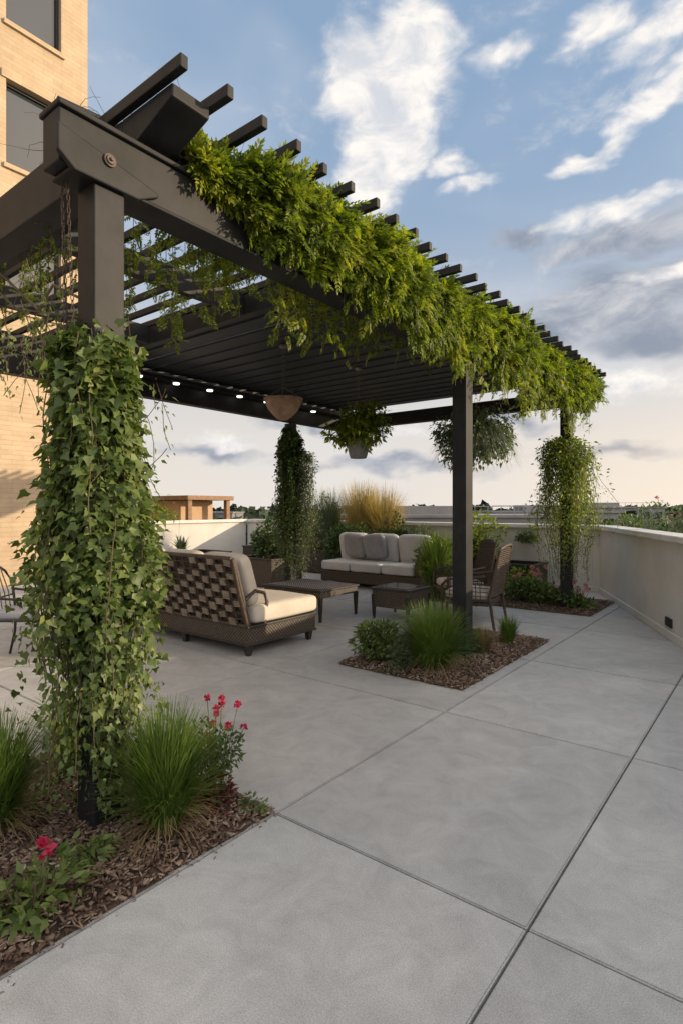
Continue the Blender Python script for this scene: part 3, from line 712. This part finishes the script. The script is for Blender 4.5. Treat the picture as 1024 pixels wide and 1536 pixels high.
bd=empty('rooftop_kiosk'); mb=MB(); mb.box((-18.5,12,-13),(-16.4,13.4,1.86)); mb.obj('walls',simple('tan_render',(.42,.27,.16),(.52,.36,.23),2,.9),bd,.02)
mb=MB(); mb.box((-18.8,11.7,1.87),(-15.6,13.7,2.02)); 
for q in ((-15.75,11.85),(-15.75,13.5)): mb.box((q[0]-.08,q[1]-.08,-13),(q[0]+.08,q[1]+.08,1.868))
mb.obj('roof_and_columns',M_wood,bd,.01)
# ---------------------------------------------------------------- distance
def rect_bld(name,cx,cy,w,d,z,mat,rz,rail=True):
    p=empty(name,(cx,cy,0),rz); mb=MB(); mb.box((-w/2,-d/2,-13),(w/2,d/2,z)); mb.box((-w/2-.2,-d/2-.2,z+.001),(w/2+.2,d/2+.2,z+.25)); mb.box((-w/5,-d/5,z+.251),(w/8,d/5,z+1.1)); 
    for i in range(int(w/2.5)): mb.box((-w/2+.6+i*2.5,-d/2-.05,z-2.2),(-w/2+1.9+i*2.5,-d/2-.002,z-.8),1)
    mb.obj('walls',[mat,M_glass],p)
    if rail:
        mb=MB()
        for i in range(int(w/1.2)+1): mb.box((-w/2+i*1.2-.03,-d/2-.03,z+.251),(-w/2+i*1.2+.03,-d/2+.03,z+1.0))
        mb.box((-w/2,-d/2-.03,z+1.001),(w/2,-d/2+.03,z+1.06)); mb.obj('railing',M_rail,p)
M_far=simple('far_building',(.16,.16,.165),(.24,.235,.23),.3,.8,1,.1,.01)
rz=math.radians(38)
def place(l,d): return (l*.788-d*.6157,l*.6157+d*.788)
x,y=place(10,58); rect_bld('distant_building',x,y,22,12,.7,M_far,rz)
x,y=place(30,85); rect_bld('distant_building',x,y,18,12,.9,M_far,rz)
x,y=place(-28,110); rect_bld('distant_building',x,y,16,12,.6,M_far,rz,False)
x,y=place(55,120); rect_bld('distant_building',x,y,20,12,1.6,M_far,rz)
T=560; parts=[]
az=np.radians(rng.uniform(-38-48,-38+70,T)); dist=rng.uniform(62,420,T)**1.0
tx=dist*np.sin(az); ty=dist*np.cos(az); top=rng.uniform(-1.2,1.7,T)+dist*.003; cr=rng.uniform(2.5,4.6,T)
for i in range(T):
    k=80; p,d=bushpts((tx[i],ty[i],top[i]-cr[i]),(cr[i]*1.15,cr[i]*1.15,cr[i]),k,.6,7,.5)
    parts.append(scat([(-.5,-.5,0),(.5,-.5,.1),(.5,.5,0),(-.5,.5,.1)],[(0,1,2,3)],p,frames(rn(k),d+rn(k)*.4),rng.uniform(.7,1.5,k)*(1+dist[i]/300)))
V,F=join(parts); par=empty('distant_tree_line'); npmesh('crowns',V,F,L_tree,par)
mb=MB()
for i in range(T): mb.tube([(tx[i],ty[i],-13),(tx[i],ty[i],top[i]-cr[i])],.3,0,5,.15,cap=False)
mb.obj('trunks',M_stem,par)

# ---------------------------------------------------------------- sky, sun, camera
SAZ=math.radians(55); SEL=math.radians(13)
sd=Vector((math.sin(SAZ)*math.cos(SEL),math.cos(SAZ)*math.cos(SEL),math.sin(SEL)))
w=bpy.data.worlds.new("World"); S.world=w; w.use_nodes=True; nt=w.node_tree; bg=nt.nodes['Background']
sky=nn(nt,'ShaderNodeTexSky',sky_type='NISHITA'); sky.sun_disc=False; sky.sun_elevation=SEL; sky.sun_rotation=SAZ
sky.air_density=1.0; sky.dust_density=1.5; sky.ozone_density=2.0
STR=.12; bg.inputs[1].default_value=STR
co=nn(nt,'ShaderNodeTexCoord').outputs['Generated']
sep=nn(nt,'ShaderNodeSeparateXYZ'); nt.links.new(co,sep.inputs[0]); z=sep.outputs[2]
sc_=nn(nt,'ShaderNodeMapping'); sc_.inputs['Scale'].default_value=(1,1,1.9); nt.links.new(co,sc_.inputs[0])
mp=nn(nt,'ShaderNodeMapping'); mp.inputs['Rotation'].default_value=(.5,.83,.37); mp.inputs['Location'].default_value=(3.17,1.33,7.71); nt.links.new(sc_.outputs[0],mp.inputs[0])
n1=noise(nt,6.3,6,.62,mp.outputs[0],.5); n2=noise(nt,15,5,.62,mp.outputs[0],.4); n3=noise(nt,2.2,3,.55,mp.outputs[0],.5)
wv=nn(nt,'ShaderNodeVectorMath',operation='MULTIPLY_ADD'); nw=noise(nt,9,3,.6,mp.outputs[0])
nt.links.new(nw.outputs['Color'],wv.inputs[0]); wv.inputs[1].default_value=(.08,.08,.08)
ad=nn(nt,'ShaderNodeVectorMath',operation='SUBTRACT'); nt.links.new(co,ad.inputs[0]); ad.inputs[1].default_value=(.04,.04,.04); nt.links.new(ad.outputs[0],wv.inputs[2])
warp=wv.outputs[0]
def blobs(lst):
    cur=None
    for (a,e,rx,ry,tl,amp) in lst:
        a=math.radians(a-38); e_=math.radians(e)
        c=(math.sin(a)*math.cos(e_),math.cos(a)*math.cos(e_),math.sin(e_))
        R=(Matrix.Rotation(-a,3,'Z')@Matrix.Rotation(e_,3,'X')@Matrix.Rotation(-math.radians(tl),3,'Y')).to_euler('XYZ')
        m=nn(nt,'ShaderNodeMapping',vector_type='TEXTURE'); nt.links.new(warp,m.inputs[0])
        m.inputs['Location'].default_value=c; m.inputs['Rotation'].default_value=R; m.inputs['Scale'].default_value=(math.radians(rx),1,math.radians(ry))
        l=nn(nt,'ShaderNodeVectorMath',operation='LENGTH'); nt.links.new(m.outputs[0],l.inputs[0])
        v=math_(nt,'MULTIPLY',math_(nt,'SUBTRACT',1.0,l.outputs['Value'],clamp=True),amp)
        cur=v if cur is None else math_(nt,'SMOOTH_MAX',cur,v,.1)
    return cur
white=blobs([(6.8,37.6,5.0,6.5,15,1.9),(1.6,36.8,4.6,6,0,1.8),(3.4,31.0,3.8,5.8,0,1.8),(6.6,33.4,3.6,4.5,0,1.6),(4.2,35.5,5,6,0,1.6),(10.5,30.6,3.2,1.2,-10,1.1),(12.6,28.8,3.2,1.1,10,1.1),
 (15.6,37.6,3.4,2.0,10,1.1),(28.8,32.0,5.5,1.5,28,1.2),(25.5,30.0,3.2,1.2,25,1.0),(30.5,33.6,3.6,1.6,30,1.2),(24,37.8,4.5,1.8,20,1.2),(29,37.0,4.5,1.9,20,1.2),(22.3,29.2,4.0,.9,5,1.2),
 (26.5,25.8,9,1.4,5,1.2),(28,11,9,2.6,0,1.1),(30,19.9,8,1.1,0,.9),(-12,6.5,5,1.4,0,1.1),(4,7.5,8,.9,0,.8)])
grey=blobs([(17.6,24.6,3.4,1.6,0,1.4),(26,23.2,10,2.6,3,1.5),(26.5,18.6,12,3.6,3,1.7),(21,16.6,10,2.9,0,1.5),(30,15.0,9,2.8,0,1.5),
 (5,4.2,16,1.5,0,1.1),(-13,5.3,8,1.2,0,1.1),(25,5.2,9,1.0,0,1.0),(16,8,10,1.2,0,1.1),(-4,8.2,8,.9,0,.95)])
def dens(b,na,lo,hi,k):
    s=math_(nt,'ADD',b,math_(nt,'MULTIPLY',math_(nt,'SUBTRACT',na,.5),k))
    m=nn(nt,'ShaderNodeMapRange',interpolation_type='SMOOTHSTEP'); nt.links.new(s,m.inputs[0]); m.inputs[1].default_value=lo; m.inputs[2].default_value=hi; return m.outputs[0]
nmix=math_(nt,'ADD',math_(nt,'MULTIPLY',n1.outputs[0],.6),math_(nt,'MULTIPLY',n2.outputs[0],.4))
dw=dens(white,nmix,.12,1.0,2.1); dg=dens(grey,nmix,.08,1.0,1.6)
g=1/STR
K=lambda r,gg,b:(r*g,gg*g,b*g)
def mrange(v,a,b,c,d,interp='SMOOTHSTEP'):
    m=nn(nt,'ShaderNodeMapRange',interpolation_type=interp); nt.links.new(v,m.inputs[0])
    for i,q in enumerate((a,b,c,d)): m.inputs[i+1].default_value=q
    return m.outputs[0]
hz=mrange(z,-.02,.55,1,0)
base=mix(nt,.74,sky.outputs[0],K(.34,.49,.70))
base=mix(nt,math_(nt,'MULTIPLY',hz,.9),base,K(.92,.82,.71))
ci=mrange(n3.outputs[0],.40,.8,0,.45)
c=mix(nt,ci,base,K(.76,.78,.83))
def dotdir(v):
    d=nn(nt,'ShaderNodeVectorMath',operation='DOT_PRODUCT'); nt.links.new(co,d.inputs[0]); d.inputs[1].default_value=tuple(Vector(v).normalized()); return d.outputs['Value']
fw=Vector((-.6157,.788,0)); fill_veil=mrange(dotdir(-fw*.55+Vector((0,0,.85))),.40,.85,0,1)  # unseen bright sky added behind and above the camera to light the ground
fill_col=mix(nt,n1.outputs[0],K(.84,.86,.91),K(1.55,1.53,1.52))
c=mix(nt,fill_veil,c,fill_col)
gcol=mix(nt,mrange(n1.outputs[0],.35,.7,0,1),K(.25,.30,.39),K(.66,.66,.69))
c=mix(nt,math_(nt,'MULTIPLY',dg,.9),c,gcol)
wcol=mix(nt,mrange(n2.outputs[0],.3,.7,0,1),K(.70,.72,.77),K(1.08,1.02,.95))
c=mix(nt,math_(nt,'MULTIPLY',dw,.95),c,wcol)
# low warm glow on the sunward horizon
glow=math_(nt,'MULTIPLY',mrange(z,-.03,.26,1,0),math_(nt,'POWER',math_(nt,'MAXIMUM',dotdir((sd.x,sd.y,0)),0.0),1.5))
c=mix(nt,math_(nt,'MULTIPLY',glow,1.0,clamp=True),c,K(1.25,.98,.68))
fill_halo=math_(nt,'POWER',math_(nt,'MAXIMUM',dotdir(sd),0.0),7.0)  # broad halo around the out-of-frame sun, added as warm side fill
hc=nn(nt,'ShaderNodeVectorMath',operation='SCALE'); hc.inputs[0].default_value=K(2.7,1.95,1.25); nt.links.new(fill_halo,hc.inputs['Scale'])
c=mix(nt,1.0,c,hc.outputs[0],'ADD')
nt.links.new(c,bg.inputs[0])
l=bpy.data.lights.new('sun','SUN'); l.energy=5.0; l.angle=math.radians(.6); l.color=(1,.79,.54)
o=link(bpy.data.objects.new('sun',l)); o.rotation_euler=(-sd).to_track_quat('-Z','Y').to_euler()
cam=bpy.data.cameras.new('camera'); cam.sensor_fit='VERTICAL'; cam.sensor_height=36; cam.lens=19.92; cam.clip_start=.05; cam.clip_end=9000; cam.shift_y=-.004
co_=link(bpy.data.objects.new('camera',cam)); co_.location=(0,0,1.6); co_.rotation_euler=(math.radians(90),0,math.radians(38)); S.camera=co_
S.view_settings.view_transform='Standard'; S.view_settings.look='None'; S.view_settings.exposure=0
